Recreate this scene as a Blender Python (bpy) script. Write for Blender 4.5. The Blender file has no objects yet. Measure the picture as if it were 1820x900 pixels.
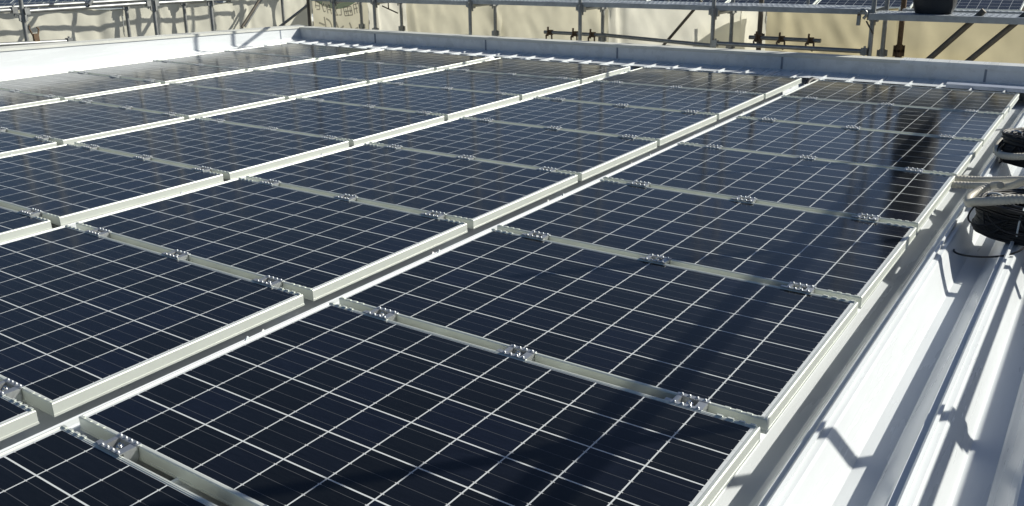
import bpy, math, random
from mathutils import Vector, Matrix, Euler, noise

random.seed(7)
sc = bpy.context.scene
PI = math.pi

# ------------------------------------------------------------------ frame of the roof (it pitches gently)
UP = Vector((-0.035, 0.06, 1.0)).normalized()
ROOF = UP.rotation_difference(Vector((0, 0, 1))).to_matrix().to_4x4()
ROOF3 = ROOF.to_3x3()

# ------------------------------------------------------------------ camera
cam_d = bpy.data.cameras.new('camera')
cam = bpy.data.objects.new('camera', cam_d)
sc.collection.objects.link(cam)
cam_d.sensor_width = 36.0
cam_d.sensor_fit = 'HORIZONTAL'
cam_d.lens = 36.0 * 1546.28 / 1820.0
cam_d.clip_start = 0.02
cam_d.clip_end = 3000
cam.matrix_world = ROOF @ Matrix.Translation((0.62427, -1.0892, 1.25715)) @ \
    Euler((1.226455, 0.0171021, 0.5998496), 'XYZ').to_matrix().to_4x4()
sc.camera = cam

# ------------------------------------------------------------------ sky and sun
SUN = (ROOF3 @ Vector((0.86, 1.0, 0.845))).normalized()
sun_el = math.asin(SUN.z)
sun_az = math.atan2(SUN.x, SUN.y)
w = bpy.data.worlds.new('World'); sc.world = w; w.use_nodes = True
nt = w.node_tree
bg = nt.nodes['Background']
sky = nt.nodes.new('ShaderNodeTexSky')
sky.sky_type = 'NISHITA'; sky.sun_disc = False
sky.sun_elevation = sun_el; sky.sun_rotation = sun_az
sky.air_density = 1.0; sky.dust_density = 2.4; sky.ozone_density = 5.5
nt.links.new(sky.outputs[0], bg.inputs[0])
bg.inputs[1].default_value = 0.052
sl = bpy.data.lights.new('sun', 'SUN'); sl.energy = 5.0; sl.angle = math.radians(0.53)
sl.color = (1.0, 0.965, 0.86)
so = bpy.data.objects.new('sun', sl); sc.collection.objects.link(so)
so.rotation_euler = SUN.to_track_quat('Z', 'Y').to_euler()
so.location = (0, 0, 20)

sc.view_settings.view_transform = 'Standard'
sc.view_settings.look = 'None'
sc.view_settings.gamma = 1.0
sc.view_settings.exposure = 0.38
sc.view_settings.use_curve_mapping = False

# ------------------------------------------------------------------ helpers
def tag(o, label=None, cat=None, group=None, kind=None):
    if label: o['label'] = label
    if cat: o['category'] = cat
    if group: o['group'] = group
    if kind: o['kind'] = kind
    return o

class MB:
    """collects faces, then links them as one mesh object"""
    def __init__(s): s.v = []; s.f = []; s.sm = []
    def add(s, vs, fs, smooth=False):
        b = len(s.v); s.v += [tuple(x) for x in vs]
        for f in fs: s.f.append(tuple(i + b for i in f)); s.sm.append(smooth)
    def box(s, x0, x1, y0, y1, z0, z1):
        s.add([(x0,y0,z0),(x1,y0,z0),(x1,y1,z0),(x0,y1,z0),(x0,y0,z1),(x1,y0,z1),(x1,y1,z1),(x0,y1,z1)],
              [(0,3,2,1),(4,5,6,7),(0,1,5,4),(1,2,6,5),(2,3,7,6),(3,0,4,7)])
    def tube(s, pts, r, seg=10, caps=True, closed=False, smooth=True):
        pts = [Vector(p) for p in pts]; n = len(pts)
        rr = r if hasattr(r, '__len__') else [r] * n
        vs = []; prev = None
        for i, p in enumerate(pts):
            if closed: t = pts[(i+1) % n] - pts[(i-1) % n]
            else: t = pts[min(i+1, n-1)] - pts[max(i-1, 0)]
            t.normalize()
            if prev is None:
                a = Vector((0,0,1)) if abs(t.z) < .9 else Vector((1,0,0))
                u = t.cross(a).normalized()
            else:
                u = (prev - t * prev.dot(t)).normalized()
            prev = u; q = t.cross(u)
            for k in range(seg):
                a = 2*PI*k/seg
                vs.append(p + (u*math.cos(a) + q*math.sin(a)) * rr[i])
        fs = []
        for i in range(n if closed else n-1):
            j = (i+1) % n
            for k in range(seg):
                l = (k+1) % seg
                fs.append((i*seg+k, i*seg+l, j*seg+l, j*seg+k))
        s.add(vs, fs, smooth)
        if caps and not closed:
            s.add(vs[:seg], [tuple(reversed(range(seg)))]); s.add(vs[-seg:], [tuple(range(seg))])
    def cyl(s, a, b, r, seg=12): s.tube([a, b], r, seg)
    def ball(s, c, r, n=6, m=4):
        vs = []; fs = []
        for i in range(m+1):
            th = PI*i/m
            for k in range(n):
                a = 2*PI*k/n
                vs.append((c[0]+r*math.sin(th)*math.cos(a), c[1]+r*math.sin(th)*math.sin(a), c[2]+r*math.cos(th)))
        for i in range(m):
            for k in range(n):
                l = (k+1) % n
                fs.append((i*n+k, (i+1)*n+k, (i+1)*n+l, i*n+l))
        s.add(vs, fs, True)
    def prism_y(s, prof, y0, y1, cap=True):
        """closed profile (x,z) pushed along y"""
        n = len(prof)
        s.add([(x,y0,z) for x,z in prof] + [(x,y1,z) for x,z in prof],
              [(i, (i+1) % n, n+(i+1) % n, n+i) for i in range(n)])
        if cap:
            s.add([(x,y0,z) for x,z in prof], [tuple(reversed(range(n)))])
            s.add([(x,y1,z) for x,z in prof], [tuple(range(n))])
    def prism_x(s, prof, x0, x1, cap=True):
        n = len(prof)
        s.add([(x0,y,z) for y,z in prof] + [(x1,y,z) for y,z in prof],
              [(i, n+i, n+(i+1) % n, (i+1) % n) for i in range(n)])
        if cap:
            s.add([(x0,y,z) for y,z in prof], [tuple(range(n))])
            s.add([(x1,y,z) for y,z in prof], [tuple(reversed(range(n)))])
    def build(s, name, mat, parent=None, mw=None, bevel=0):
        me = bpy.data.meshes.new(name)
        me.from_pydata(s.v, [], s.f); me.update()
        for p, sm in zip(me.polygons, s.sm): p.use_smooth = sm
        me.materials.append(mat)
        o = bpy.data.objects.new(name, me); sc.collection.objects.link(o)
        if parent: o.parent = parent
        if mw is not None: o.matrix_world = mw
        if bevel:
            b = o.modifiers.new('bevel', 'BEVEL'); b.width = bevel; b.segments = 2; b.limit_method = 'ANGLE'
        return o

def empty(name, mw):
    o = bpy.data.objects.new(name, None); sc.collection.objects.link(o)
    o.empty_display_size = .1; o.matrix_world = mw
    return o

def R(x, y, z): return ROOF @ Vector((x, y, z))
def RT(x, y, z): return ROOF @ Matrix.Translation((x, y, z))

def copy_tree(o, parent=None):
    c = o.copy(); sc.collection.objects.link(c)
    if parent: c.parent = parent
    for ch in list(o.children): copy_tree(ch, c)
    return c

# ------------------------------------------------------------------ materials
def mat(name, col, rough=.5, metal=0.0, var=0.0, vscale=8.0, bump=0.0, bscale=40.0, spec=.5, coat=0.0, rvar=0.0, stretch=(1,1,1)):
    m = bpy.data.materials.new(name); m.use_nodes = True
    n = m.node_tree; L = n.links; p = n.nodes['Principled BSDF']
    p.inputs['Base Color'].default_value = (*col, 1); p.inputs['Roughness'].default_value = rough
    p.inputs['Metallic'].default_value = metal; p.inputs['Specular IOR Level'].default_value = spec
    p.inputs['Coat Weight'].default_value = coat
    tc = n.nodes.new('ShaderNodeTexCoord'); mp = n.nodes.new('ShaderNodeMapping')
    mp.inputs['Scale'].default_value = stretch
    L.new(tc.outputs['Object'], mp.inputs[0])
    if var or rvar:
        t = n.nodes.new('ShaderNodeTexNoise'); t.inputs['Scale'].default_value = vscale
        t.inputs['Detail'].default_value = 5; t.inputs['Roughness'].default_value = .6
        L.new(mp.outputs[0], t.inputs['Vector'])
        if var:
            r = n.nodes.new('ShaderNodeMapRange')
            r.inputs[1].default_value = .3; r.inputs[2].default_value = .7
            r.inputs[3].default_value = 1 - var; r.inputs[4].default_value = 1 + var*.5
            L.new(t.outputs['Fac'], r.inputs[0])
            x = n.nodes.new('ShaderNodeVectorMath'); x.operation = 'SCALE'
            x.inputs[0].default_value = col
            L.new(r.outputs[0], x.inputs['Scale']); L.new(x.outputs[0], p.inputs['Base Color'])
        if rvar:
            r2 = n.nodes.new('ShaderNodeMapRange')
            r2.inputs[3].default_value = max(.02, rough - rvar); r2.inputs[4].default_value = rough + rvar
            L.new(t.outputs['Fac'], r2.inputs[0]); L.new(r2.outputs[0], p.inputs['Roughness'])
    if bump:
        t2 = n.nodes.new('ShaderNodeTexNoise'); t2.inputs['Scale'].default_value = bscale
        t2.inputs['Detail'].default_value = 4
        L.new(mp.outputs[0], t2.inputs['Vector'])
        b = n.nodes.new('ShaderNodeBump'); b.inputs['Strength'].default_value = bump; b.inputs['Distance'].default_value = .01
        L.new(t2.outputs['Fac'], b.inputs['Height']); L.new(b.outputs[0], p.inputs['Normal'])
    return m

M = {}
M['alu'] = mat('anodised aluminium', (.66, .69, .64), .46, .48, .04, 6)
M['zinc'] = mat('bright zinc plated steel', (.52, .54, .56), .45, .85, .12, 60)
M['bolt'] = mat('stainless bolt', (.62, .63, .64), .3, 1.0)
M['roof'] = mat('white coated roof steel', (.64, .67, .69), .28, 0, .10, 2.6, .015, 5, rvar=.08, stretch=(3, .3, 3))
M['cap'] = mat('pale grey coated cap', (.58, .59, .55), .45, 0, .10, 3)
M['seal'] = mat('grey joint sealant', (.22, .25, .30), .7)
M['galv'] = mat('galvanised pipe', (.29, .30, .30), .38, .6, .22, 14, .02, 90, rvar=.12)
M['dgalv'] = mat('weathered dark pipe', (.14, .125, .105), .6, .4, .25, 12)
M['plank'] = mat('scaffold plank steel', (.36, .39, .42), .5, .5, .2, 9, .05, 60)
M['rust'] = mat('rusty coupler steel', (.16, .11, .07), .7, .5, .35, 40)
M['black'] = mat('black cable sheath', (.012, .012, .013), .5, 0, .2, 30)
M['tie'] = mat('pale cable tie', (.62, .66, .68), .4)
M['conduit'] = mat('beige flexible conduit', (.55, .52, .44), .5, 0, .08, 20)
M['tarp'] = mat('black tarpaulin', (.022, .024, .027), .55, 0, .3, 6, .3, 9)
M['trim'] = mat('blue grey folded metal', (.42, .46, .54), .35, .1, .06, 5)
M['concrete'] = mat('grey rendered wall', (.42, .41, .39), .85, 0, .15, 1.5, .1, 30)
M['ground'] = mat('asphalt yard', (.06, .06, .062), .9, 0, .3, .4, .2, 20)
M['rope'] = mat('dark lashing cord', (.05, .045, .04), .8)

def sheet_mat(name, col, tr, hue=0):
    m = bpy.data.materials.new(name); m.use_nodes = True
    n = m.node_tree; L = n.links; n.nodes.remove(n.nodes['Principled BSDF'])
    out = n.nodes['Material Output']
    tc = n.nodes.new('ShaderNodeTexCoord')
    t = n.nodes.new('ShaderNodeTexNoise'); t.inputs['Scale'].default_value = 2.2; t.inputs['Detail'].default_value = 6
    L.new(tc.outputs['Object'], t.inputs['Vector'])
    r = n.nodes.new('ShaderNodeMapRange'); r.inputs[1].default_value = .3; r.inputs[2].default_value = .7
    r.inputs[3].default_value = .86; r.inputs[4].default_value = 1.05
    L.new(t.outputs['Fac'], r.inputs[0])
    x = n.nodes.new('ShaderNodeVectorMath'); x.operation = 'SCALE'; x.inputs[0].default_value = col
    L.new(r.outputs[0], x.inputs['Scale'])
    d = n.nodes.new('ShaderNodeBsdfDiffuse'); q = n.nodes.new('ShaderNodeBsdfTranslucent')
    L.new(x.outputs[0], d.inputs[0]); L.new(x.outputs[0], q.inputs[0])
    mx = n.nodes.new('ShaderNodeMixShader'); mx.inputs[0].default_value = tr
    L.new(d.outputs[0], mx.inputs[1]); L.new(q.outputs[0], mx.inputs[2]); L.new(mx.outputs[0], out.inputs[0])
    wv = n.nodes.new('ShaderNodeTexNoise'); wv.inputs['Scale'].default_value = 260
    L.new(tc.outputs['Object'], wv.inputs['Vector'])
    b = n.nodes.new('ShaderNodeBump'); b.inputs['Strength'].default_value = .15; b.inputs['Distance'].default_value = .002
    L.new(wv.outputs['Fac'], b.inputs['Height']); L.new(b.outputs[0], d.inputs['Normal'])
    return m
M['sheet_beige'] = sheet_mat('beige dust sheet', (.79, .775, .665), .44)
M['sheet_tan'] = sheet_mat('tan dust sheet', (.70, .665, .52), .43)
M['sheet_pale'] = sheet_mat('pale dust sheet', (.82, .80, .69), .48)
M['sheet_yellow'] = sheet_mat('yellowed dust sheet', (.62, .56, .38), .40)

def ink(name, col, a):
    m = bpy.data.materials.new(name); m.use_nodes = True
    n = m.node_tree; L = n.links; n.nodes.remove(n.nodes['Principled BSDF'])
    d = n.nodes.new('ShaderNodeBsdfDiffuse'); d.inputs[0].default_value = (*col, 1)
    t = n.nodes.new('ShaderNodeBsdfTransparent'); mx = n.nodes.new('ShaderNodeMixShader'); mx.inputs[0].default_value = a
    L.new(t.outputs[0], mx.inputs[1]); L.new(d.outputs[0], mx.inputs[2]); L.new(mx.outputs[0], n.nodes['Material Output'].inputs[0])
    return m
M['print'] = ink('faded grey print ink', (.16, .17, .155), .58)
M['printgreen'] = ink('faded green print ink', (.05, .20, .11), .75)
# ---- the photovoltaic laminate: 10 x 6 cells behind coated glass
PW, PD, PH = 1.65, .99, .045
CELL = .1605; MX, MY = .0225, .0135
def pv_mat():
    m = bpy.data.materials.new('photovoltaic laminate'); m.use_nodes = True
    n = m.node_tree; L = n.links; p = n.nodes['Principled BSDF']
    def math_(op, a, b=None, c=None):
        k = n.nodes.new('ShaderNodeMath'); k.operation = op
        for i, v in enumerate((a, b, c)):
            if v is None: continue
            if isinstance(v, (int, float)): k.inputs[i].default_value = v
            else: L.new(v, k.inputs[i])
        return k.outputs[0]
    tc = n.nodes.new('ShaderNodeTexCoord'); sep = n.nodes.new('ShaderNodeSeparateXYZ')
    L.new(tc.outputs['Object'], sep.inputs[0])
    u = math_('DIVIDE', math_('SUBTRACT', sep.outputs[0], MX), CELL)
    v = math_('DIVIDE', math_('SUBTRACT', sep.outputs[1], MY), CELL)
    fu = math_('FRACT', u); fv = math_('FRACT', v)
    eu = math_('MULTIPLY', math_('MINIMUM', fu, math_('SUBTRACT', 1, fu)), CELL)   # metres to the nearest cell edge
    ev = math_('MULTIPLY', math_('MINIMUM', fv, math_('SUBTRACT', 1, fv)), CELL)
    gap_u = math_('LESS_THAN', eu, .0022)
    gap_v = math_('LESS_THAN', ev, .0024)
    out = math_('MAXIMUM', math_('MAXIMUM', math_('LESS_THAN', u, 0), math_('GREATER_THAN', u, 10)),
                math_('MAXIMUM', math_('LESS_THAN', v, 0), math_('GREATER_THAN', v, 6)))
    white = math_('MAXIMUM', math_('MAXIMUM', gap_u, gap_v), out)
    bb = math_('MULTIPLY', math_('ABSOLUTE', math_('SUBTRACT', math_('FRACT', math_('MULTIPLY', v, 3)), .5)), CELL/3)
    bus = math_('LESS_THAN', bb, .0007)
    # small bright tick where a ribbon leaves a cell
    tick = math_('MULTIPLY', math_('LESS_THAN', bb, .0016), math_('LESS_THAN', eu, .006))
    # tone of each cell
    oi = n.nodes.new('ShaderNodeObjectInfo')
    cmb = n.nodes.new('ShaderNodeCombineXYZ')
    L.new(math_('FLOOR', u), cmb.inputs[0]); L.new(math_('FLOOR', v), cmb.inputs[1])
    L.new(math_('MULTIPLY', oi.outputs['Random'], 97), cmb.inputs[2])
    wn = n.nodes.new('ShaderNodeTexWhiteNoise'); L.new(cmb.outputs[0], wn.inputs['Vector'])
    ramp = n.nodes.new('ShaderNodeValToRGB')
    e = ramp.color_ramp.elements
    e[0].position = 0; e[0].color = (.0040, .0046, .0052, 1)
    e[1].position = 1; e[1].color = (.0050, .0064, .0125, 1)
    k = ramp.color_ramp.elements.new(.6); k.color = (.0046, .0055, .0070, 1)
    L.new(wn.outputs['Value'], ramp.inputs[0])
    # crystal grain, streaked along the ribbons
    mp = n.nodes.new('ShaderNodeMapping'); mp.inputs['Scale'].default_value = (14, 160, 1)
    L.new(tc.outputs['Object'], mp.inputs[0])
    gn = n.nodes.new('ShaderNodeTexNoise'); gn.inputs['Scale'].default_value = 1; gn.inputs['Detail'].default_value = 3
    L.new(mp.outputs[0], gn.inputs['Vector'])
    mr = n.nodes.new('ShaderNodeMapRange'); mr.inputs[1].default_value = .3; mr.inputs[2].default_value = .7
    mr.inputs[3].default_value = .75; mr.inputs[4].default_value = 1.3
    L.new(gn.outputs['Fac'], mr.inputs[0])
    sc_ = n.nodes.new('ShaderNodeVectorMath'); sc_.operation = 'SCALE'
    L.new(ramp.outputs[0], sc_.inputs[0]); L.new(mr.outputs[0], sc_.inputs['Scale'])
    m1 = n.nodes.new('ShaderNodeMix'); m1.data_type = 'RGBA'
    L.new(bus, m1.inputs[0]); L.new(sc_.outputs[0], m1.inputs[6]); m1.inputs[7].default_value = (.075, .078, .082, 1)
    m2 = n.nodes.new('ShaderNodeMix'); m2.data_type = 'RGBA'
    L.new(white, m2.inputs[0]); L.new(m1.outputs[2], m2.inputs[6]); m2.inputs[7].default_value = (.56, .585, .59, 1)
    m3 = n.nodes.new('ShaderNodeMix'); m3.data_type = 'RGBA'
    L.new(tick, m3.inputs[0]); L.new(m2.outputs[2], m3.inputs[6]); m3.inputs[7].default_value = (.45, .46, .46, 1)
    L.new(m3.outputs[2], p.inputs['Base Color'])
    p.inputs['Roughness'].default_value = .6; p.inputs['Specular IOR Level'].default_value = 0
    p.inputs['Coat Weight'].default_value = 1.0; p.inputs['Coat IOR'].default_value = 1.45; p.inputs['Sheen Weight'].default_value = .19; p.inputs['Sheen Roughness'].default_value = .22; p.inputs['Sheen Tint'].default_value = (.95, .98, 1, 1)
    # faint dust film makes the mirror uneven
    dn = n.nodes.new('ShaderNodeTexNoise'); dn.inputs['Scale'].default_value = 3; dn.inputs['Detail'].default_value = 6
    L.new(tc.outputs['Object'], dn.inputs['Vector'])
    dr = n.nodes.new('ShaderNodeMapRange'); dr.inputs[1].default_value = .3; dr.inputs[2].default_value = .75
    dr.inputs[3].default_value = .095; dr.inputs[4].default_value = .16
    L.new(dn.outputs['Fac'], dr.inputs[0]); L.new(dr.outputs[0], p.inputs['Coat Roughness'])
    wv = n.nodes.new('ShaderNodeTexNoise'); wv.inputs['Scale'].default_value = 5; wv.inputs['Detail'].default_value = 2
    L.new(tc.outputs['Object'], wv.inputs['Vector'])
    b = n.nodes.new('ShaderNodeBump'); b.inputs['Strength'].default_value = .06; b.inputs['Distance'].default_value = .01
    L.new(wv.outputs['Fac'], b.inputs['Height']); L.new(b.outputs[0], p.inputs['Coat Normal'])
    return m
M['pv'] = pv_mat()

# ================================================================== ground
g = MB(); g.add([(-400,-400,-9),(400,-400,-9),(400,400,-9),(-400,400,-9)], [(0,1,2,3)])
tag(g.build('ground', M['ground']), kind='structure')

# ================================================================== the building under the panels
XL, XR, YB, YF = -9.40, 1.02, 8.00, -3.2      # inner faces of left parapet, right edge, back parapet, front edge
PITCH = .2628; RIDGE0 = .113; ZT, ZFL = -.062, -.172
bld = tag(empty('industrial_building', RT(-4, 2, -8.4)), 'white ribbed metal roof with low parapets carrying the large solar array', 'building')

deck = MB()
prof = []
k = int(math.floor((XL - RIDGE0) / PITCH))
xr = RIDGE0 + k*PITCH
while xr < XR + .2:
    prof += [(xr-.094, ZFL), (xr-.086, ZFL+.010), (xr-.034, ZT-.008), (xr-.027, ZT), (xr-.005, ZT), (xr-.006, ZT+.019), (xr+.000, ZT+.0235),
             (xr+.0085, ZT+.021), (xr+.0085, ZT+.010), (xr+.006, ZT+.001), (xr+.025, ZT), (xr+.032, ZT-.008), (xr+.084, ZFL+.010), (xr+.092, ZFL)]
    xr += PITCH
prof = [q for q in prof if XL - .02 <= q[0] <= XR]
ys = [YF + i*(7.90 - YF)/24 for i in range(25)]
n = len(prof); vs = []; fs = []
for y in ys: vs += [(x, y, z) for x, z in prof]
for j in range(len(ys)-1):
    for i in range(n-1):
        a = j*n+i; fs.append((a, a+1, a+n+1, a+n))
deck.add(vs, fs)
deck.build('ribbed_deck', M['roof'], bld, ROOF)

# parapets: each an inner sheet, a cap with a lip, joint strips
def lz(y): return .231 - .0286*(y - 3.72)      # top of the left parapet
TB = .092                                       # top of the back parapet
par = MB()
par.prism_x([(YB, TB), (YB, -.040), (YB-.03, -.052), (YB-.34, -.057), (YB-.34, -.0600), (YB-.06, -.0604), (YB-.03, -.30), (YB+.12, -.30), (YB+.12, TB)], XL-.14, XR+.12)
pb = par.build('parapet', M['roof'], bld, ROOF); pb['label'] = 'blue shaded back parapet'
cap = MB(); cap.prism_x([(YB-.014, TB+.028), (YB-.014, TB-.004), (YB-.011, TB-.004), (YB-.011, TB+.024), (YB+.132, TB+.024), (YB+.132, TB-.03), (YB+.136, TB-.03), (YB+.136, TB+.031)], XL-.14, XR+.12)
cap.build('cap', M['cap'], pb, ROOF)
lip = MB(); lip.prism_x([(YB-.018, TB+.0305), (YB-.018, TB-.012), (YB-.0145, TB-.012), (YB-.0145, TB+.027), (YB+.138, TB+.0345), (YB+.138, TB+.0375)], -1.10, XR+.12)
lip.build('cap', M['roof'], pb, ROOF)
for x in (-7.91, -6.02, -4.15, -2.24, -.36):
    j = MB(); j.box(x-.010, x+.010, YB-.004, YB-.001, -.038, TB-.002)
    j.build('joint_strip', M['seal'], pb, ROOF)

par = MB()
vs = []
for y in (YF, YB+.13):
    t = lz(y)
    vs += [(XL, y, t), (XL, y, -.02), (XL+.03, y, -.045), (XL+.16, y, -.052), (XL+.16, y, -.30), (XL-.14, y, -.30), (XL-.14, y, t)]
par.add(vs, [(i, i+7, (i+1) % 7+7, (i+1) % 7) for i in range(7)] + [(0,1,2,3,4,5,6), (13,12,11,10,9,8,7)])
pl = par.build('parapet', M['roof'], bld, ROOF); pl['label'] = 'sunlit white left parapet'
cap = MB(); vs = []
for y in (YF, YB+.135):
    t = lz(y)
    vs += [(XL+.012, y, t-.006), (XL+.012, y, t+.022), (XL-.155, y, t+.032), (XL-.155, y, t-.05), (XL-.151, y, t-.05), (XL-.151, y, t+.027), (XL+.008, y, t+.016), (XL+.008, y, t-.006)]
cap.add(vs, [(i, i+8, (i+1) % 8+8, (i+1) % 8) for i in range(8)] + [tuple(range(8)), tuple(range(15, 7, -1))])
cap.build('cap', M['cap'], pl, ROOF)
j = MB(); j.box(XL+.001, XL+.004, 7.62, 7.637, -.02, lz(7.63)-.01)
j.build('joint_strip', M['seal'], pl, ROOF)
rp = MB(); rp.prism_y([(XR, .02), (XR, -.30), (XR+.12, -.30), (XR+.12, .02)], YF, YB+.12)
rp.build('parapet', M['roof'], bld, ROOF)['label'] = 'low right edge of the roof'
wl = MB()
for a in ((XL-.12, XR+.10, YB+.02, YB+.12), (XL-.12, XL-.02, YF+.1, YB+.02), (XR+.0, XR+.10, YF+.1, YB+.02), (XL-.12, XR+.1, YF, YF+.1)):
    wl.box(a[0], a[1], a[2], a[3], -8.9, -.302)
wl.build('wall', M['concrete'], bld, ROOF)

# ================================================================== solar panels
PU, PV = 1.03525, 1.78885
def frame_mesh():
    b = MB()
    loops = [(.030, -.045), (0, -.045), (0, -.0375), (.0012, -.0372), (.0012, -.0035), (.0025, -.0010), (.0040, 0), (.0085, 0), (.0092, -.0012), (.0125, -.0012), (.0135, -.0040)]
    vs = []
    for d, z in loops:
        vs += [(d, d, z), (PW-d, d, z), (PW-d, PD-d, z), (d, PD-d, z)]
    fs = []
    for i in range(len(loops)-1):
        for q in range(4):
            r = (q+1) % 4
            fs.append((i*4+q, i*4+r, (i+1)*4+r, (i+1)*4+q))
    b.add(vs, fs)
    # crimped corner keys along the long sides
    for y0, y1 in ((.0012, .0085), (PD-.0085, PD-.0012)):
        for e in (0, 1):
            for q in range(4):
                x = .012 + q*.032
                x0, x1 = (x, x+.017) if e == 0 else (PW-x-.017, PW-x)
                b.box(x0, x1, y0, y1, .0002, .0030)
    # slots punched near the corner of the near side
    return b
def clamp_mesh():
    b = MB(); G = PU - PD                     # gap between neighbouring panels; y=0 is the near edge of this panel
    L2 = .050
    b.box(-L2*.9, L2*.9, -G+.004, -.004, -.043, -.030)          # bridge in the gap
    for y0, y1 in ((-.002, .011), (-G-.011, -G+.002)):           # two toothed lips gripping both frames
        b.box(-L2, L2, y0, y1, .0006, .0040)
        for q in range(4):
            b.ball((-L2+.014+q*.024, (y0+y1)/2, .0040), .0052, 8, 5)
    b.box(-L2*.95, -L2*.62, -G+.003, -.003, -.032, .0025)
    b.box(L2*.45, L2*.95, -G+.003, -.003, -.032, .0020)
    b.box(-L2*.95, L2*.95, -.0045, -.0015, -.034, .0035)
    b.box(-L2*1.35, -L2, -G-.006, -G+.010, -.012, .0025)
    return b
def bolt_mesh():
    b = MB(); G = PU - PD
    b.cyl((0, -G/2, -.030), (0, -G/2, .004), .0055, 10)
    b.cyl((0, -G/2, -.012), (0, -G/2, -.003), .0115, 6)
    return b

proto = empty('solar_panel', RT(0, 0, -PH))
gl = MB(); gl.add([(.0128, .0128, -.0032), (PW-.0128, .0128, -.0032), (PW-.0128, PD-.0128, -.0032), (.0128, PD-.0128, -.0032)], [(0,1,2,3)])
gl.add([(.0125, .0125, -.008), (PW-.0125, .0125, -.008), (PW-.0125, PD-.0125, -.008), (.0125, PD-.0125, -.008)], [(3,2,1,0)])
UPH = Matrix.Translation((0, 0, PH))
def child(o, m=UPH):
    o.parent = proto; o.matrix_parent_inverse = Matrix.Identity(4); o.matrix_local = m; return o
child(gl.build('glass', M['pv']))
child(frame_mesh().build('frame', M['alu']))
cm = clamp_mesh().build('clamp', M['zinc']); bm = bolt_mesh().build('bolt', M['bolt'])
bm.parent = cm
for i, x in enumerate((1.65-1.408, 1.65-.815, 1.65-.220)):
    c = cm if i == 0 else copy_tree(cm)
    c.parent = proto; c.matrix_parent_inverse = Matrix.Identity(4); c.matrix_local = Matrix.Translation((x, 0, PH))
tb = MB(); tb.prism_x([(.596, -.030), (.622, -.030), (.620, -.004), (.612, .009), (.608, .009), (.598, -.004)], -.006, -.0015)
child(tb.build('end_tab', M['tie']))
for y in (.25, .74):     # rails between the ribs and the frame
    bk = MB(); bk.box(.02, PW-.02, y-.02, y+.02, -.0605, -.0452)
    child(bk.build('mounting_rail', M['zinc']))

visible = [(1,0),(1,1),(1,2),(1,3),(1,4),(1,5),(1,6),(1,7),(2,0),(2,1),(2,2),(2,3),(2,4),(2,5),(2,6),(2,7),(3,1),(3,2),(3,3),
           (3,4),(3,5),(3,6),(3,7),(4,2),(4,3),(4,4),(4,5),(4,6),(4,7),(5,3),(5,4),(5,5),(5,6),(5,7)]
COLS = {1: 'right-hand column of panels', 2: 'second column from the right', 3: 'middle column of panels', 4: 'second column from the left', 5: 'left-hand column of panels'}
ORD = ['', 'first', 'second', 'third', 'fourth', 'fifth', 'sixth', 'seventh', 'eighth']
def panel_label(c, r):
    if r == 7: return 'solar panel beside the back parapet, in the ' + COLS[c]
    if c == 1 and r == 0: return 'solar panel cut by the bottom photo edge, in the right-hand column'
    if c == 2 and r == 0: return 'solar panel corner at the left edge, nearest in the second column from the right'
    if c == 1 and r == 1: return 'largest solar panel in the foreground, in the right-hand column'
    return 'solar panel ' + ORD[8-r] + ' from the back parapet, in the ' + COLS[c]
first = True
for c, r in visible:
    o = proto if first else copy_tree(proto)
    first = False
    jx, jy, jz = (random.uniform(-.0015, .0015) for _ in range(3))
    tilt = Euler((random.uniform(-.0035, .0035), random.uniform(-.002, .002), random.uniform(-.0006, .0006))).to_matrix().to_4x4()
    o.matrix_world = ROOF @ Matrix.Translation((-(c-1)*PV - PW + jx, (r-1)*PU + jy, -PH + jz*.6)) @ tilt
    tag(o, panel_label(c, r), 'solar panel', 'dark solar panels on the roof')

# ================================================================== scaffolding
def post(x, y, ztop, label, group='scaffold posts', mat_='galv', collars=(-.02, .50), r=.0243, jack=True, zlow=-.1):
    """vertical standard; root at its foot on the ground"""
    p = R(x, y, 0); H = p.z + 9
    b = MB(); b.cyl((0,0,0), (0,0,H+ztop), r, 14)
    o = b.build('scaffold_post', M[mat_], None, Matrix.Translation((p.x, p.y, -9)))
    for z in collars:
        c = MB(); zz = H + z
        c.cyl((0,0,zz-.045), (0,0,zz+.045), r+.010, 14)
        for a in range(4):
            ca, sa = math.cos(a*PI/2+.2), math.sin(a*PI/2+.2)
            c.box(ca*(r+.018)-.012, ca*(r+.018)+.012, sa*(r+.018)-.012, sa*(r+.018)+.012, zz-.032, zz+.038)
        c.build('collar', M[mat_], o)
    tag(o, label, 'scaffold post', group)
    return o
def pipe(name, a, b, label, group, cat='scaffold pipe', mat_='galv', r=.0243, ends=True):
    a = R(*a); b = R(*b); mid = (a+b)/2; d = b-a
    rot = d.to_track_quat('X', 'Z').to_matrix().to_4x4()
    L2 = d.length/2
    m = MB(); m.cyl((-L2,0,0), (L2,0,0), r, 14)
    o = m.build(name, M[mat_], None, Matrix.Translation(mid) @ rot)
    if ends:
        for s in (-1, 1):
            e = MB(); e.box(s*(L2-.03)-.03, s*(L2-.03)+.03, -r-.010, r+.010, -r-.014, r+.012)
            e.cyl((s*(L2-.03), 0, -r-.05), (s*(L2-.03), 0, r+.03), .012, 8)
            e.build('end_wedge', M[mat_], o, o.matrix_world)
    return tag(o, label, cat, group)
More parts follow.
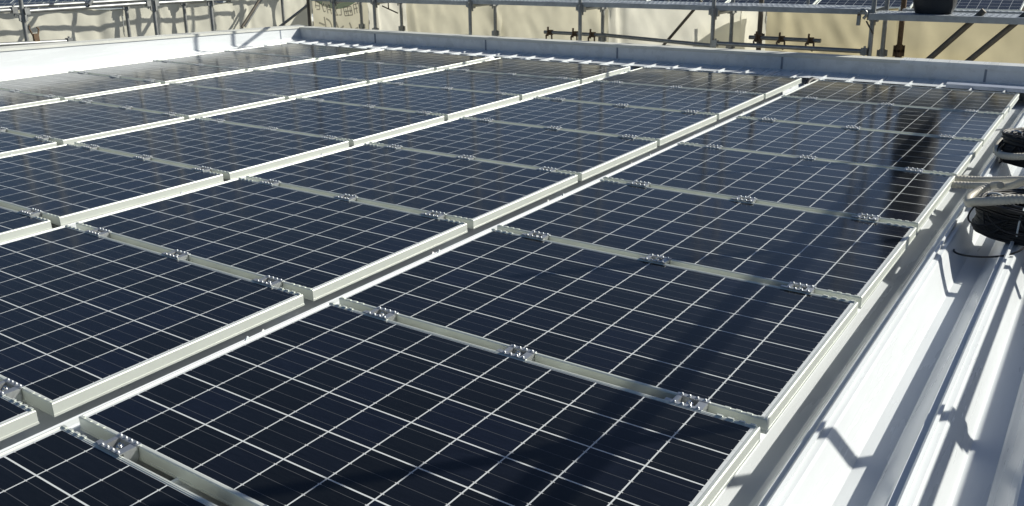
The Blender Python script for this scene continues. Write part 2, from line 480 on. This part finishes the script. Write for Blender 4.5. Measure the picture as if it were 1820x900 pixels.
def plank(x0, x1, y0, y1, z, label, th=.055):
    cx, cy = (x0+x1)/2, (y0+y1)/2
    o = empty('scaffold_plank', RT(cx, cy, z-th))
    hx, hy = (x1-x0)/2, (y1-y0)/2
    lx = hx > hy
    b = MB(); b.box(-hx, hx, -hy, hy, th-.004, th)
    if lx:
        ny = 26
        for i in range(int(hx*2/.06)):          # pressed anti-slip bosses
            for q in range(3):
                x = -hx+.04+i*.06; y = -hy*.6+q*hy*.6
                b.box(x-.012, x+.012, y-.02, y+.02, th, th+.003)
    else:
        for i in range(int(hy*2/.06)):
            for q in range(3):
                y = -hy+.04+i*.06; x = -hx*.6+q*hx*.6
                b.box(x-.02, x+.02, y-.012, y+.012, th, th+.003)
    b.build('walking_surface', M['plank'], o, o.matrix_world)
    for s in (-1, 1):
        e = MB()
        if lx: e.box(-hx, hx, s*hy-.004 if s > 0 else -hy, hy if s > 0 else -hy+.004, 0, th-.0045)
        else: e.box(s*hx-.004 if s > 0 else -hx, hx if s > 0 else -hx+.004, -hy, hy, 0, th-.0045)
        e.build('side_rail', M['plank'], o, o.matrix_world)
    return tag(o, label, 'scaffold plank', 'planks of the scaffold')

XF, XO = -10.1, -10.7          # left scaffold rows
YN, YO = 8.85, 9.45            # back scaffold rows
# --- left run, facing the sunlit parapet
for i, y in enumerate((4.36, 6.10, 7.01)):
    post(XF, y, 2.6, ['scaffold post at far left in front of the pale sheet', 'scaffold post behind the middle of the left parapet, sheet on both sides',
                      'scaffold post third from the left edge, crossed by a thin shadow'][i], 'posts of the left scaffold')
for i, y in enumerate((4.30, 6.08, 7.0)):
    post(XO, y, 2.6, ['rear scaffold post cut by the left photo edge', 'rear scaffold post in dark shadow with a white clip, behind the left parapet',
                      'rear scaffold post with a bright edge, touching the sheet left of the corner'][i], 'posts of the left scaffold')
post(XO, YN, 2.6, 'outer corner post of the scaffold with a flared foot, left of the dark corner post', 'posts of the scaffold corner')
post(XF, YN, 2.6, 'dark corner post of the scaffold, left of the printed sheet', 'posts of the scaffold corner', 'dgalv')
# --- back run
bx = (-9.54, -8.69, -6.90, -5.14, -3.35, -1.58)
FL = ['front scaffold post crossing the middle of the printed sheet', 'front scaffold post left of the thin hanging brace, right of the print',
      'bright front scaffold post, first right of the wavy sheet edge', 'bright front scaffold post behind the short pipe with three couplers',
      'bright front scaffold post where the sheet shows a gable shaped shadow', 'front scaffold post under the swivel handle, where the lower plank begins']
RL = ['rear scaffold post at the right edge of the printed sheet', 'rear scaffold post with a flared foot beside the thin hanging brace',
      'rear scaffold post in a pair, left of the wide beige sheet', 'brown rear scaffold post at the left edge of the brightest sheet',
      'rear scaffold post between the gable shadow and the yellow sheet', 'rear scaffold post with a collar near its foot, right of the swivel handle']
for i, x in enumerate(bx):
    post(x, YN, 2.9, FL[i], 'front posts of the back scaffold', 'galv', (.02 if i in (1,) else -.06, .44))
    post(x, YO, 2.9, RL[i], 'rear posts of the back scaffold', 'galv', (.0, .42))
post(-3.02, 9.52, 1.2, 'dark post at the left edge of the yellow sheet, holding a short pipe', 'rear posts of the back scaffold', 'dgalv', (.11,), .03)
post(-1.42, 9.52, 1.2, 'rusty post right of a post pair, under the lower plank', 'rear posts of the back scaffold', 'rust', (.05, .0), .028)

# --- ledgers
pipe('scaffold_ledger', (XF, 4.40, .575), (XF, 6.07, .565), 'yellowish sunlit ledger pipe between the two leftmost front posts', 'ledgers of the left scaffold')
pipe('scaffold_ledger', (XO, 4.34, .600), (XO, 7.02, .570), 'white sunlit ledger pipe just under the distant panels', 'ledgers of the left scaffold')
pipe('scaffold_ledger', (XF, 2.55, .615), (XF, 4.32, .600), 'short white ledger pipe at the far left photo edge', 'ledgers of the left scaffold')
pipe('scaffold_ledger', (XF, 6.13, .560), (XF, 8.82, .520), 'sunlit ledger pipe running to the scaffold corner', 'ledgers of the left scaffold')
pipe('scaffold_ledger', (XO, 7.05, .560), (XO, 8.82, .530), 'rear ledger pipe along the sheet top near the corner', 'ledgers of the left scaffold')
for i, x in enumerate(bx):
    pipe('scaffold_transom', (x, YN+.03, .425), (x, YO-.03, .425), 'short cross pipe joining the post pair, ' +
         ['at the printed sheet', 'beside the hanging brace', 'at the wide beige sheet', 'at the brightest sheet', 'above the gable shadow', 'behind the swivel handle'][i], 'transoms of the back scaffold')
# --- planks
pj = [(-10.05, -8.70), (-8.68, -6.91), (-6.89, -5.15), (-5.13, -3.36), (-3.34, -1.60)]
PLAB = ['plank above the printed sheet', 'plank above the wavy sheet edge', 'plank above the wide beige sheet', 'dark edged plank above the brightest sheet', 'dark edged plank above the yellow sheet']
for i, (a, b) in enumerate(pj):
    plank(a, b, YN+.03, YO-.06, (.485, .492, .512, .518, .522)[i] - .008, 'scaffold ' + PLAB[i])
plank(-1.62, .62, YN-.07, YN+.40, .478, 'wide pale scaffold plank at right, carrying the black tarpaulin', .062)
plank(-1.40, .62, YN+.46, YO-.02, .492, 'rear scaffold plank at right, just behind the wide pale one', .055)

# --- low pipes behind the back parapet
def short_pipe(x0, x1, y, z, label, cx):
    o = pipe('short_pipe', (x0, y, z), (x1, y, z-.004), label, 'short pipes with hanging couplers', ends=False)
    L2 = (x1-x0)/2; mid = (x0+x1)/2
    for x in cx:
        c = MB(); q = x-mid
        c.box(q-.022, q+.022, -.034, .034, -.034, .034)
        c.box(q-.03, q-.012, -.05, -.03, -.05, .075)
        c.tube([(q+.01, -.03, .0), (q+.045, -.045, -.03), (q+.05, -.045, -.085), (q+.03, -.045, -.12)], .011, 8)
        c.tube([(q-.01, -.03, .0), (q-.045, -.045, -.04), (q-.04, -.045, -.09)], .011, 8)
        c.build('coupler', M['rust'], o, o.matrix_world)
    return o
short_pipe(-6.02, -5.06, YO-.06, .060, 'short pipe with couplers beside the brightest sheet, low over the parapet', (-5.92, -5.52, -5.25))
short_pipe(-3.10, -2.25, YO-.06, .116, 'short pipe with three hanging couplers before the yellow sheet', (-2.98, -2.70, -2.36))
pipe('scaffold_brace', (-5.14, YO-.03, .058), (-3.36, YN+.03, .056), 'sloping pipe low before the brightest sheet', 'low pipes behind the back parapet', ends=False)
pipe('scaffold_brace', (-3.33, YN-.03, .092), (-1.60, YN-.03, .086), 'level pipe low before the yellow sheet', 'low pipes behind the back parapet')
pipe('scaffold_brace', (-3.78, 9.50, .52), (-4.36, 9.50, -.15), 'thin dark diagonal brace on the brightest sheet', 'diagonal braces of the back scaffold', mat_='dgalv', r=.019, ends=False)
pipe('stair_stringer', (-.56, YN+.06, .53), (-1.16, YN+.06, -.15), 'left one of two dark slanting stair stringers at right', 'stair stringers at the right', 'stair stringer', 'dgalv', .030, False)
pipe('stair_stringer', (-.17, YN+.06, .53), (-.80, YN+.06, -.15), 'right one of two dark slanting stair stringers at right', 'stair stringers at the right', 'stair stringer', 'dgalv', .030, False)
pipe('scaffold_brace', (-8.98, YO-.1, .34), (-8.72, YO-.04, .235), 'thin dark brace hanging between two posts right of the print', 'thin braces near the corner', mat_='dgalv', r=.010, ends=False)
pipe('scaffold_brace', (-8.87, YO-.08, .40), (-8.87, YO-.08, .29), 'thin upright rod above the hanging brace', 'thin braces near the corner', mat_='dgalv', r=.010, ends=False)
pipe('scaffold_brace', (-10.62, 8.42, .50), (-10.62, 8.00, .08), 'bright diagonal brace on the sheet left of the corner', 'thin braces near the corner', r=.017, ends=False)
pipe('scaffold_brace', (-10.60, 8.36, .50), (-10.60, 7.92, .08), 'dark diagonal brace left of the bright one near the corner', 'thin braces near the corner', mat_='dgalv', r=.020, ends=False)
pipe('scaffold_brace', (-10.25, 9.02, .36), (-10.60, 8.66, .02), 'double diagonal brace low in the scaffold corner', 'thin braces near the corner', r=.022, ends=False)
pipe('low_pipe', (-9.86, 3.70, .262), (-9.86, 4.78, .212), 'white pipe lying low behind the left parapet at far left', 'low pipes behind the left parapet')
cpl = MB(); cpl.box(-.02, .02, -.03, .03, -.02, .10); cpl.tube([(0, -.03, .08), (0, -.06, .16), (0, -.05, .20)], .010, 8); cpl.tube([(0, .03, .08), (0, .05, .15), (0, .03, .17)], .010, 8)
tag(cpl.build('pipe_coupler', M['rust'], None, RT(-9.86, 4.36, .235)), 'rusty coupler standing open on the low white pipe', 'coupler')
# swivel handle at the end of the wide plank
hs = MB(); hs.tube([(-.03, 0, .05), (.0, 0, .06), (.03, 0, .04), (.035, 0, .0), (.01, 0, -.03)], .016, 8); hs.box(-.052, -.018, -.02, .02, -.10, .04)
h = hs.build('swivel_clamp', M['galv'], None, RT(-1.68, YN-.06, .455))
pn = MB(); pn.cyl((-.034, -.03, .01), (-.034, .03, .01), .011, 8); pn.build('pin', M['rust'], h, h.matrix_world)
tag(h, 'grey swivel clamp with a hanging handle at the wide plank end', 'clamp')
pipe('scaffold_brace', (-1.64, YN-.05, .40), (-1.555, YN-.05, .27), 'thin rod under the swivel clamp', 'thin braces near the swivel clamp', mat_='dgalv', r=.008, ends=False)

pipe('scaffold_brace', (XF+.03, 6.95, .58), (XF+.03, 8.05, 1.75), 'brace of the left scaffold rising above the frame near the corner', 'rising braces of the left scaffold', ends=False)
pipe('scaffold_brace', (XF+.03, 5.2, .60), (XF+.03, 6.2, 1.65), 'brace of the left scaffold rising above the frame in the middle bay', 'rising braces of the left scaffold', ends=False)
pipe('guard_rail', (XF, 4.4, .98), (XF, 8.8, .95), 'guard rail of the left scaffold just above the frame', 'rising braces of the left scaffold')
for x, t in ((-7.8, 'above the wavy sheet edge'), (-4.2, 'above the brightest sheet'), (-2.45, 'above the yellow sheet')):
    pipe('guard_rail_post', (x, YO-.02, .43), (x, YO-.02, 1.4), 'slim upright standing on the rear edge of the planks ' + t, 'slim uprights of the back scaffold', r=.017, ends=False)
pipe('scaffold_brace', (-6.95, YN-.05, 1.92), (-8.62, YN-.05, 1.15), 'brace of the back scaffold high above the wavy sheet edge', 'rising braces of the back scaffold', ends=False)
# --- right run (its rails and posts throw the shadows on the right-hand panels)
for i, y in enumerate((.40, 2.20, 4.05, 5.90, 7.70)):
    post(1.10, y, 2.2, 'right scaffold post out of frame, number %s along the roof edge from the camera' % ORD[i+1], 'posts of the right scaffold', 'galv', (.52, 1.40))
pipe('scaffold_ledger', (1.075, -1.4, .545), (1.075, 7.7, .545), 'low ledger pipe along the right scaffold', 'rails of the right scaffold')
pipe('guard_rail', (1.10, -1.4, 1.372), (1.10, 8.6, 1.372), 'lower guard rail along the right scaffold', 'rails of the right scaffold')
pipe('guard_rail', (1.10, -1.4, 1.462), (1.10, 8.6, 1.462), 'upper guard rail along the right scaffold', 'rails of the right scaffold')
for i in range(5):
    plank(1.15, 1.66, -1.4+i*1.85, .44+i*1.85, .49, 'plank of the right scaffold, number %s from the camera' % ORD[i+1])

# ================================================================== dust sheets
def sheet(p0, p1, ztop, zbot, label, m, seed, amp=.032, nx=46, nz=26, folds=()):
    """cloth hung from p0 to p1 (roof x,y), wrinkled"""
    o_ = Vector(((p0[0]+p1[0])/2, (p0[1]+p1[1])/2, ztop))
    d = Vector((p1[0]-p0[0], p1[1]-p0[1], 0)); nrm = Vector((-d.y, d.x, 0)).normalized()
    b = MB(); vs = []
    for jz in range(nz+1):
        for ix in range(nx+1):
            u = ix/nx; v = jz/nz
            q = Vector((u*d.length*1.0, v*(ztop-zbot), seed*3.1))
            h = amp*noise.fractal(Vector((q.x*1.8, q.y*1.1, q.z)), 1, 2, 4) + amp*.8*noise.noise(Vector((q.x*4+q.y*3.2, q.y*.8, q.z+5)))
            h += amp*1.5*math.sin(PI*v)*.5 + amp*.55*noise.noise(Vector((q.x*9 - q.y*6, q.y*3, q.z+9)))*(1-.5*v)
            for fx, fw, fa in folds:
                h += fa*math.exp(-((u-fx-.10*v)/fw)**2)*(1-.4*v)
            sag = .012*math.sin(u*PI*4)**2*(1-v)
            P = Vector((p0[0], p0[1], 0)) + d*u + nrm*h
            vs.append((P.x-o_.x, P.y-o_.y, -(ztop-zbot)*v - sag))
    W_ = nx+1
    fs = [(jz*W_+ix, jz*W_+ix+1, (jz+1)*W_+ix+1, (jz+1)*W_+ix) for jz in range(nz) for ix in range(nx)]
    b.add(vs, fs, True)
    p = R(*o_)
    o = b.build('dust_sheet', M[m], None, Matrix.Translation(p))
    hem = MB()
    top = [Vector(vs[i]) + Vector((0, 0, .004)) for i in range(W_)]
    hem.tube(top, .007, 6); hem.build('hem', M[m], o, o.matrix_world)
    return tag(o, label, 'dust sheet', 'dust sheets hung on the scaffold')
XS, YS = -10.80, 9.60
sheet((XS, 1.6), (XS, 4.30), .535, -1.6, 'pale dust sheet with soft folds at the far left edge', 'sheet_beige', 1, folds=((.9, .05, .05), (.8, .04, -.04)))
sheet((XS, 4.30), (XS, 6.10), .515, -1.6, 'sunlit dust sheet behind the left parapet, marked by one bent post shadow', 'sheet_beige', 2, folds=((.8, .04, .04),))
sheet((XS, 6.10), (XS, 7.95), .495, -1.6, 'sunlit dust sheet striped by several post and brace shadows', 'sheet_beige', 3)
sheet((XS, 7.95), (XS, YS), .475, -1.6, 'dust sheet in the inner corner behind the bright diagonal brace', 'sheet_beige', 4, folds=((.2, .03, .03),))
prs = sheet((XS, YS), (-9.52, YS), .46, -1.6, 'dust sheet printed with a green arc and mirrored grey lettering', 'sheet_tan', 5, amp=.012)
sheet((-9.52, YS), (-8.69, YS), .46, -1.6, 'narrow bright dust sheet right of the printed one', 'sheet_pale', 6, folds=((.2, .04, .03),))
sheet((-8.69, YS), (-6.90, YS), .44, -1.6, 'beige dust sheet with a wavy white top edge', 'sheet_tan', 7, amp=.040, folds=((.06, .03, .03), (.93, .03, .03)))
sheet((-6.90, YS), (-5.14, YS), .44, -1.6, 'wide plain beige dust sheet left of the brightest one', 'sheet_tan', 8, amp=.040, folds=((.95, .03, -.03),))
s_pale = sheet((-5.14, YS), (-3.30, YS), .445, -1.6, 'brightest cream dust sheet, crossed by a diagonal brace', 'sheet_pale', 9, folds=((.04, .02, .05), (.10, .025, -.04)))
sheet((-3.30, YS), (-2.98, YS), .445, -1.6, 'narrow grey white dust sheet strip left of the yellow sheet', 'sheet_pale', 10)
s_mid = sheet((-2.98, YS), (-1.50, YS), .445, -1.6, 'yellowish dust sheet behind the short pipe with three couplers', 'sheet_yellow', 11, amp=.042, folds=((.12, .05, .03), (.22, .06, -.03)))
s_right = sheet((-1.50, YS), (1.2, YS), .435, -1.6, 'yellowish dust sheet at right behind the two stair stringers', 'sheet_yellow', 12, amp=.042, folds=((.10, .03, .03),))

# patches added behind the sheets, shaped to imitate shadows on the backlit cloth
def shade_patch(par_, outline, m):
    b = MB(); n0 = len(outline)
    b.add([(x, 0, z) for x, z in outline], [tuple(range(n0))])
    o = b.build('shade_patch', M[m]); o.parent = par_
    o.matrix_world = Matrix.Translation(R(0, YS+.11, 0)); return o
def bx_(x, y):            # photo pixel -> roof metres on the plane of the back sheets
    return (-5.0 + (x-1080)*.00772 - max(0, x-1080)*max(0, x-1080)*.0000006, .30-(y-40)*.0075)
shade_patch(s_pale, [bx_(*p) for p in ((1228,92),(1231,70),(1238,54),(1238,28),(1244,27),(1246,48),(1275,28),(1300,16),(1330,10),(1330,92))], 'sheet_pale')  # gable and chimney outline imitates a shadow on the cream sheet
shade_patch(s_mid, [(-2.98, .055), (-1.48, .055), (-1.48, -1.2), (-2.98, -1.2)], 'sheet_yellow')  # added strips imitate the shaded band low on the yellow sheets
shade_patch(s_right, [(-1.52, .055), (-.56, .035), (-.50, -1.2), (-1.52, -1.2)], 'sheet_yellow')

# print on the sheet, seen mirrored from behind: an arc and two lines of lettering
def strokes(name, lines, wid, m, y=-.034):
    b = MB()
    for a, c in lines:
        a = Vector((a[0], 0, a[1])); c = Vector((c[0], 0, c[1])); t = (c-a).normalized(); q = Vector((-t.z, 0, t.x))*wid/2
        b.add([a-q, a+q, c+q, c-q], [(0,1,2,3)])
    o = b.build(name, m)
    o.parent = prs
    o.matrix_world = Matrix.Translation(R(-10.22, YS, .135)) @ Matrix.Translation((0, y, 0))
    return o
def px(x, y): return ((x-598)/74.5, (27-y)/74.5)     # photo pixels around the print -> metres on the sheet
def P_(x0, y0, x1, y1): return (px(x0, y0), px(x1, y1))
top = [P_(562,9,570,11),P_(563,9,563,17),P_(570,10,570,19),P_(562,14,570,15),P_(564,19,570,19),
       P_(573,11,577,22),P_(578,12,574,16),P_(577,22,580,21),
       P_(581,13,584,24),P_(586,13,583,18),P_(587,14,590,25),P_(584,19,590,20),
       P_(596,17,600,26),P_(601,17,596,22),P_(597,26,602,26),
       P_(607,18,607,26),P_(607,26,603,26),
       P_(611,17,624,16),P_(611,17,613,27),P_(624,16,626,26),P_(613,27,626,26),P_(612,22,625,21),P_(618,16,619,27),P_(615,19,616,25),P_(622,18,623,24),
       P_(628,14,634,13),P_(628,14,630,25),P_(632,13,634,24),P_(629,19,635,18),P_(637,12,638,24)]
strokes('lettering', top, .022, M['print'])
big = [P_(567,35,577,38),P_(577,28,580,49),P_(580,30,586,33),P_(586,33,589,38),P_(589,38,590,48),
       P_(597,34,601,43),P_(610,39,599,45),P_(600,45,606,50),P_(616,42,616,51),P_(620,35,627,51),P_(627,44,634,41)]
strokes('lettering', big, .032, M['print'], -.036)
arc = MB()
n_ = 22; vs = []
for i in range(n_+1):
    a = -1 + 2*i/n_
    x = a*.56+.02; zl = .245 + .17*a*a
    vs += [(x, 0, zl), (x, 0, max(zl+.02, .44)), (x, .002, zl), (x, .002, max(zl+.02, .44))]
arc.add(vs, [(4*i, 4*i+4, 4*i+5, 4*i+1) for i in range(n_)])
ao = arc.build('printed_arc', M['printgreen']); ao.parent = prs
ao.matrix_world = Matrix.Translation(R(-10.22, YS, .0)) @ Matrix.Translation((0, -.034, 0))

# ================================================================== things by the right edge: cable coils and conduits
def coil(loc, r0, r1, h, loops, label, seed, tilt=0):
    rnd = random.Random(seed)
    o = empty('cable_coil', RT(*loc) @ Matrix.Rotation(tilt, 4, 'X'))
    b = MB()
    for q in range(loops):
        a0 = rnd.uniform(0, 6.28); r = r1 - (r1-r0)*rnd.random()**1.6; z = rnd.uniform(.006, h); ec = rnd.uniform(-.010, .010); tz = rnd.uniform(-.010, .010)
        pts = []
        for k2 in range(40):
            a = 2*PI*k2/40
            pts.append(((r+.006*math.sin(2*a+a0)+ec*math.cos(a))*math.cos(a), (r+ec)*math.sin(a)*.96, max(.005, z + tz*math.sin(a+a0) + .003*math.sin(5*a+a0))))
        b.tube(pts, .0046, 6, closed=True)
    b.build('cable_loops', M['black'], o, o.matrix_world)
    ls = MB()
    for q in range(7):
        a0 = rnd.uniform(2.2, 5.6); sp = rnd.uniform(.5, 1.4); dz = rnd.uniform(.02, .09); bo = rnd.uniform(.01, .05)
        pts = []
        for k2 in range(22):
            t = k2/21; a = a0 + sp*(t-.5); bump_ = math.sin(PI*t)
            rr = r1 + .004 + bo*bump_
            pts.append((rr*math.cos(a), rr*math.sin(a), max(-.03, h*rnd.uniform(.72, .74) - dz*1.5*bump_)))
        ls.tube(pts, .0042, 6)
    ls.build('loose_strands', M['black'], o, o.matrix_world)
    for a in (2.9, 4.6, .9):
        rm = (r0+r1)/2; rw = (r1-r0)/2+.010
        pts = []
        for k2 in range(20):
            t = 2*PI*k2/20
            rr = rm + rw*math.cos(t); z = h/2 + (h/2+.011)*math.sin(t)
            pts.append((rr*math.cos(a), rr*math.sin(a)*.96, z))
        tt = MB(); tt.tube(pts, .0045, 6, closed=True); tt.build('cable_tie', M['tie'], o, o.matrix_world)
    return tag(o, label, 'cable coil', 'black cable coils on the roof')
coil((.415, 3.40, -.058), .095, .220, .150, 300, 'large black cable coil, nearer of the two at the right edge', 3)
coil((.335, 4.92, -.058), .095, .205, .165, 260, 'black cable coil standing farther up the right edge', 4)

def conduit(pts, label, r=.0185):
    P = [Vector(p) for p in pts]; fine = []
    def cr(p0, p1, p2, p3, t):
        return .5*((2*p1)+(-p0+p2)*t+(2*p0-5*p1+4*p2-p3)*t*t+(-p0+3*p1-3*p2+p3)*t*t*t)
    for i in range(len(P)-1):
        p0 = P[max(i-1, 0)]; p3 = P[min(i+2, len(P)-1)]
        L_ = (P[i+1]-P[i]).length; ns = max(4, int(L_/.004))
        for k2 in range(ns): fine.append(cr(p0, P[i], P[i+1], p3, k2/ns))
    fine.append(P[-1])
    rad = [r*(1 + (.07 if (i//2) % 2 else -.04)) for i in range(len(fine))]
    m = MB(); m.tube([p-P[0] for p in fine], rad, 10)
    return tag(m.build('flexible_conduit', M['conduit'], None, RT(*P[0])), label, 'conduit', 'beige flexible conduits at the right edge')
conduit([(-.10, 4.13, -.035), (.0, 4.14, -.022), (.115, 4.14, -.014), (.21, 4.05, .018), (.30, 3.95, .055), (.40, 3.80, .10), (.56, 3.66, .14), (.75, 3.55, .12)], 'beige corrugated conduit coming from under the panels, rear of a pair')
conduit([(-.10, 4.00, -.038), (.0, 4.02, -.028), (.11, 4.02, -.018), (.20, 3.92, .015), (.29, 3.78, .06), (.38, 3.64, .135), (.52, 3.50, .155), (.72, 3.38, .12)], 'beige corrugated conduit coming from under the panels, front of a pair')
conduit([(.245, 3.78, .06), (.20, 3.84, .035), (.150, 3.79, .012), (.125, 3.68, .0), (.145, 3.54, .012), (.19, 3.34, .075), (.245, 3.18, .125), (.32, 3.13, .155), (.42, 3.12, .175), (.58, 3.13, .165), (.75, 3.16, .12)], 'beige conduit bent round the nearer black cable coil', .020)
conduit([(.20, 5.30, .06), (.15, 5.32, .04), (.105, 5.20, .01), (.095, 5.00, .0), (.13, 4.80, .0), (.20, 4.67, .018), (.30, 4.62, .04), (.45, 4.60, .06), (.65, 4.62, .04)], 'beige conduit bent round the farther black cable coil', .020)
lead = MB(); lp = []
for k2 in range(24):
    t = k2/23; a = PI*(1.0+.95*t)
    lp.append((.14*math.cos(a)*1.0+.10, .10*math.sin(a)-.02, -.01 + .08*t*t))
lead.tube(lp, .0045, 6)
tag(lead.build('loose_cable', M['black'], None, RT(.20, 3.12, -.085)), 'thin loose black cable drooping below the nearer coil', 'cable')

# folded metal channel lying in front of the back parapet, and a duct stub
ch = MB(); ch.prism_x([(0, .0), (0, .034), (.05, .046), (.09, .040), (.09, .0), (.086, .0), (.086, .036), (.05, .042), (.004, .031), (.004, .0)], -.70, .70)
tag(ch.build('metal_channel', M['trim'], None, RT(.08, 7.62, -.055)), 'blue grey folded metal channel lying before the back parapet at right', 'metal channel')
ds = MB(); ds.tube([(0, 0, 0), (0, .05, .03), (.02, .10, .045), (.06, .14, .03), (.08, .16, -.03)], .026, 12)
tag(ds.build('duct_stub', M['black'], None, RT(-1.735, 7.18, -.06)), 'black duct stub in the gap at the back of the right-hand column', 'duct')

# black tarpaulin bundle on the right scaffold
def tarp():
    b = MB(); nx, nz = 28, 40; vs = []; W = .42; D = .24; H = 1.9
    for jz in range(nz+1):
        v = jz/nz
        for k2 in range(nx):
            a = 2*PI*k2/nx
            e = 1 + .30*noise.noise(Vector((math.cos(a)*1.6, math.sin(a)*1.6, v*3.5))) + .08*noise.noise(Vector((math.cos(a)*5, math.sin(a)*5, v*5+7)))
            bul = (.90 + .14*math.sin(PI*min(1, .12+v*1.5)))*min(1, .92+v*3) * (1 if v < .93 else max(.05, 1-(v-.93)/.07))
            sx = math.copysign(abs(math.cos(a))**.6, math.cos(a)); sy = math.copysign(abs(math.sin(a))**.6, math.sin(a))
            vs.append((W/2*sx*e*bul, D/2*sy*e*bul, v*H + .02*noise.noise(Vector((k2*.7, v*4, 3)))))
    fs = [(jz*nx+k2, jz*nx+(k2+1) % nx, (jz+1)*nx+(k2+1) % nx, (jz+1)*nx+k2) for jz in range(nz) for k2 in range(nx)]
    b.add(vs, fs, True); b.add(vs[:nx], [tuple(reversed(range(nx)))])
    return b
to = tarp().build('tarpaulin_bundle', M['tarp'], None, Matrix.Translation(R(-1.02, YN+.19, .482)))
rp = MB()
for z in (.25, .9, 1.5): rp.tube([(.29*math.cos(2*PI*i/20), .16*math.sin(2*PI*i/20), z) for i in range(20)], .008, 6, closed=True)
rp.build('lashing', M['rope'], to, to.matrix_world)
tag(to, 'black tarpaulin bundle standing on the wide pale plank', 'tarpaulin')

# lashing ties along the sheets
# ================================================================== neighbouring roofs with panels
def neighbour(x0, x1, y0, y1, z, label):
    o = empty('neighbour_building', Matrix.Translation(((x0+x1)/2, (y0+y1)/2, -9)))
    hx, hy = (x1-x0)/2, (y1-y0)/2
    b = MB(); b.box(-hx, hx, -hy, hy, 0, 9+z-.2); b.build('wall', M['concrete'], o, o.matrix_world)
    b = MB(); b.box(-hx-.1, hx+.1, -hy-.1, hy+.1, 9+z-.198, 9+z-.1); b.build('roof', M['roof'], o, o.matrix_world)
    return tag(o, label, 'building')
far_glass = [o for o in bpy.data.objects if o.name == 'glass'][0].data
far_frame = [o for o in bpy.data.objects if o.name == 'frame'][0].data
def far_panel(mw, label, group):
    o = empty('solar_panel', mw)
    for me, nm in ((far_glass, 'glass'), (far_frame, 'frame')):
        c = bpy.data.objects.new(nm, me); sc.collection.objects.link(c); c.parent = o; c.matrix_local = UPH
    return tag(o, label, 'solar panel', group)
za = R(-20, 12, 0).z; zb = R(-2, 19, 0).z
neighbour(-34, -14.5, 3, 24, za-.3, 'neighbouring roof beyond the left scaffold')
neighbour(-12, 10, 14.5, 27, zb-.3, 'neighbouring roof beyond the back scaffold')
for i in range(6):
    for j_ in range(3):
        far_panel(ROOF @ Matrix.Translation((-21.5+i*1.02*.64-j_*1.7*.77, 8.6+i*1.02*.77+j_*1.7*.64, -.1)) @ Matrix.Rotation(-.70, 4, 'Z') @ Matrix.Rotation(PI/2, 4, 'Z') @ Matrix.Translation((-.8, -.5, 0)) @ Matrix.Rotation(math.radians(8), 4, 'X'),
                  'small solar panel of the neighbouring array seen over the left scaffold', 'distant panels over the left scaffold')
for i in range(8):
    for j_ in range(3):
        far_panel(ROOF @ Matrix.Translation((-11+i*1.70, 15.9+j_*1.3, .0)) @ Matrix.Rotation(math.radians(14), 4, 'X'), 'small solar panel of the neighbouring array seen over the back scaffold', 'distant panels over the back scaffold')
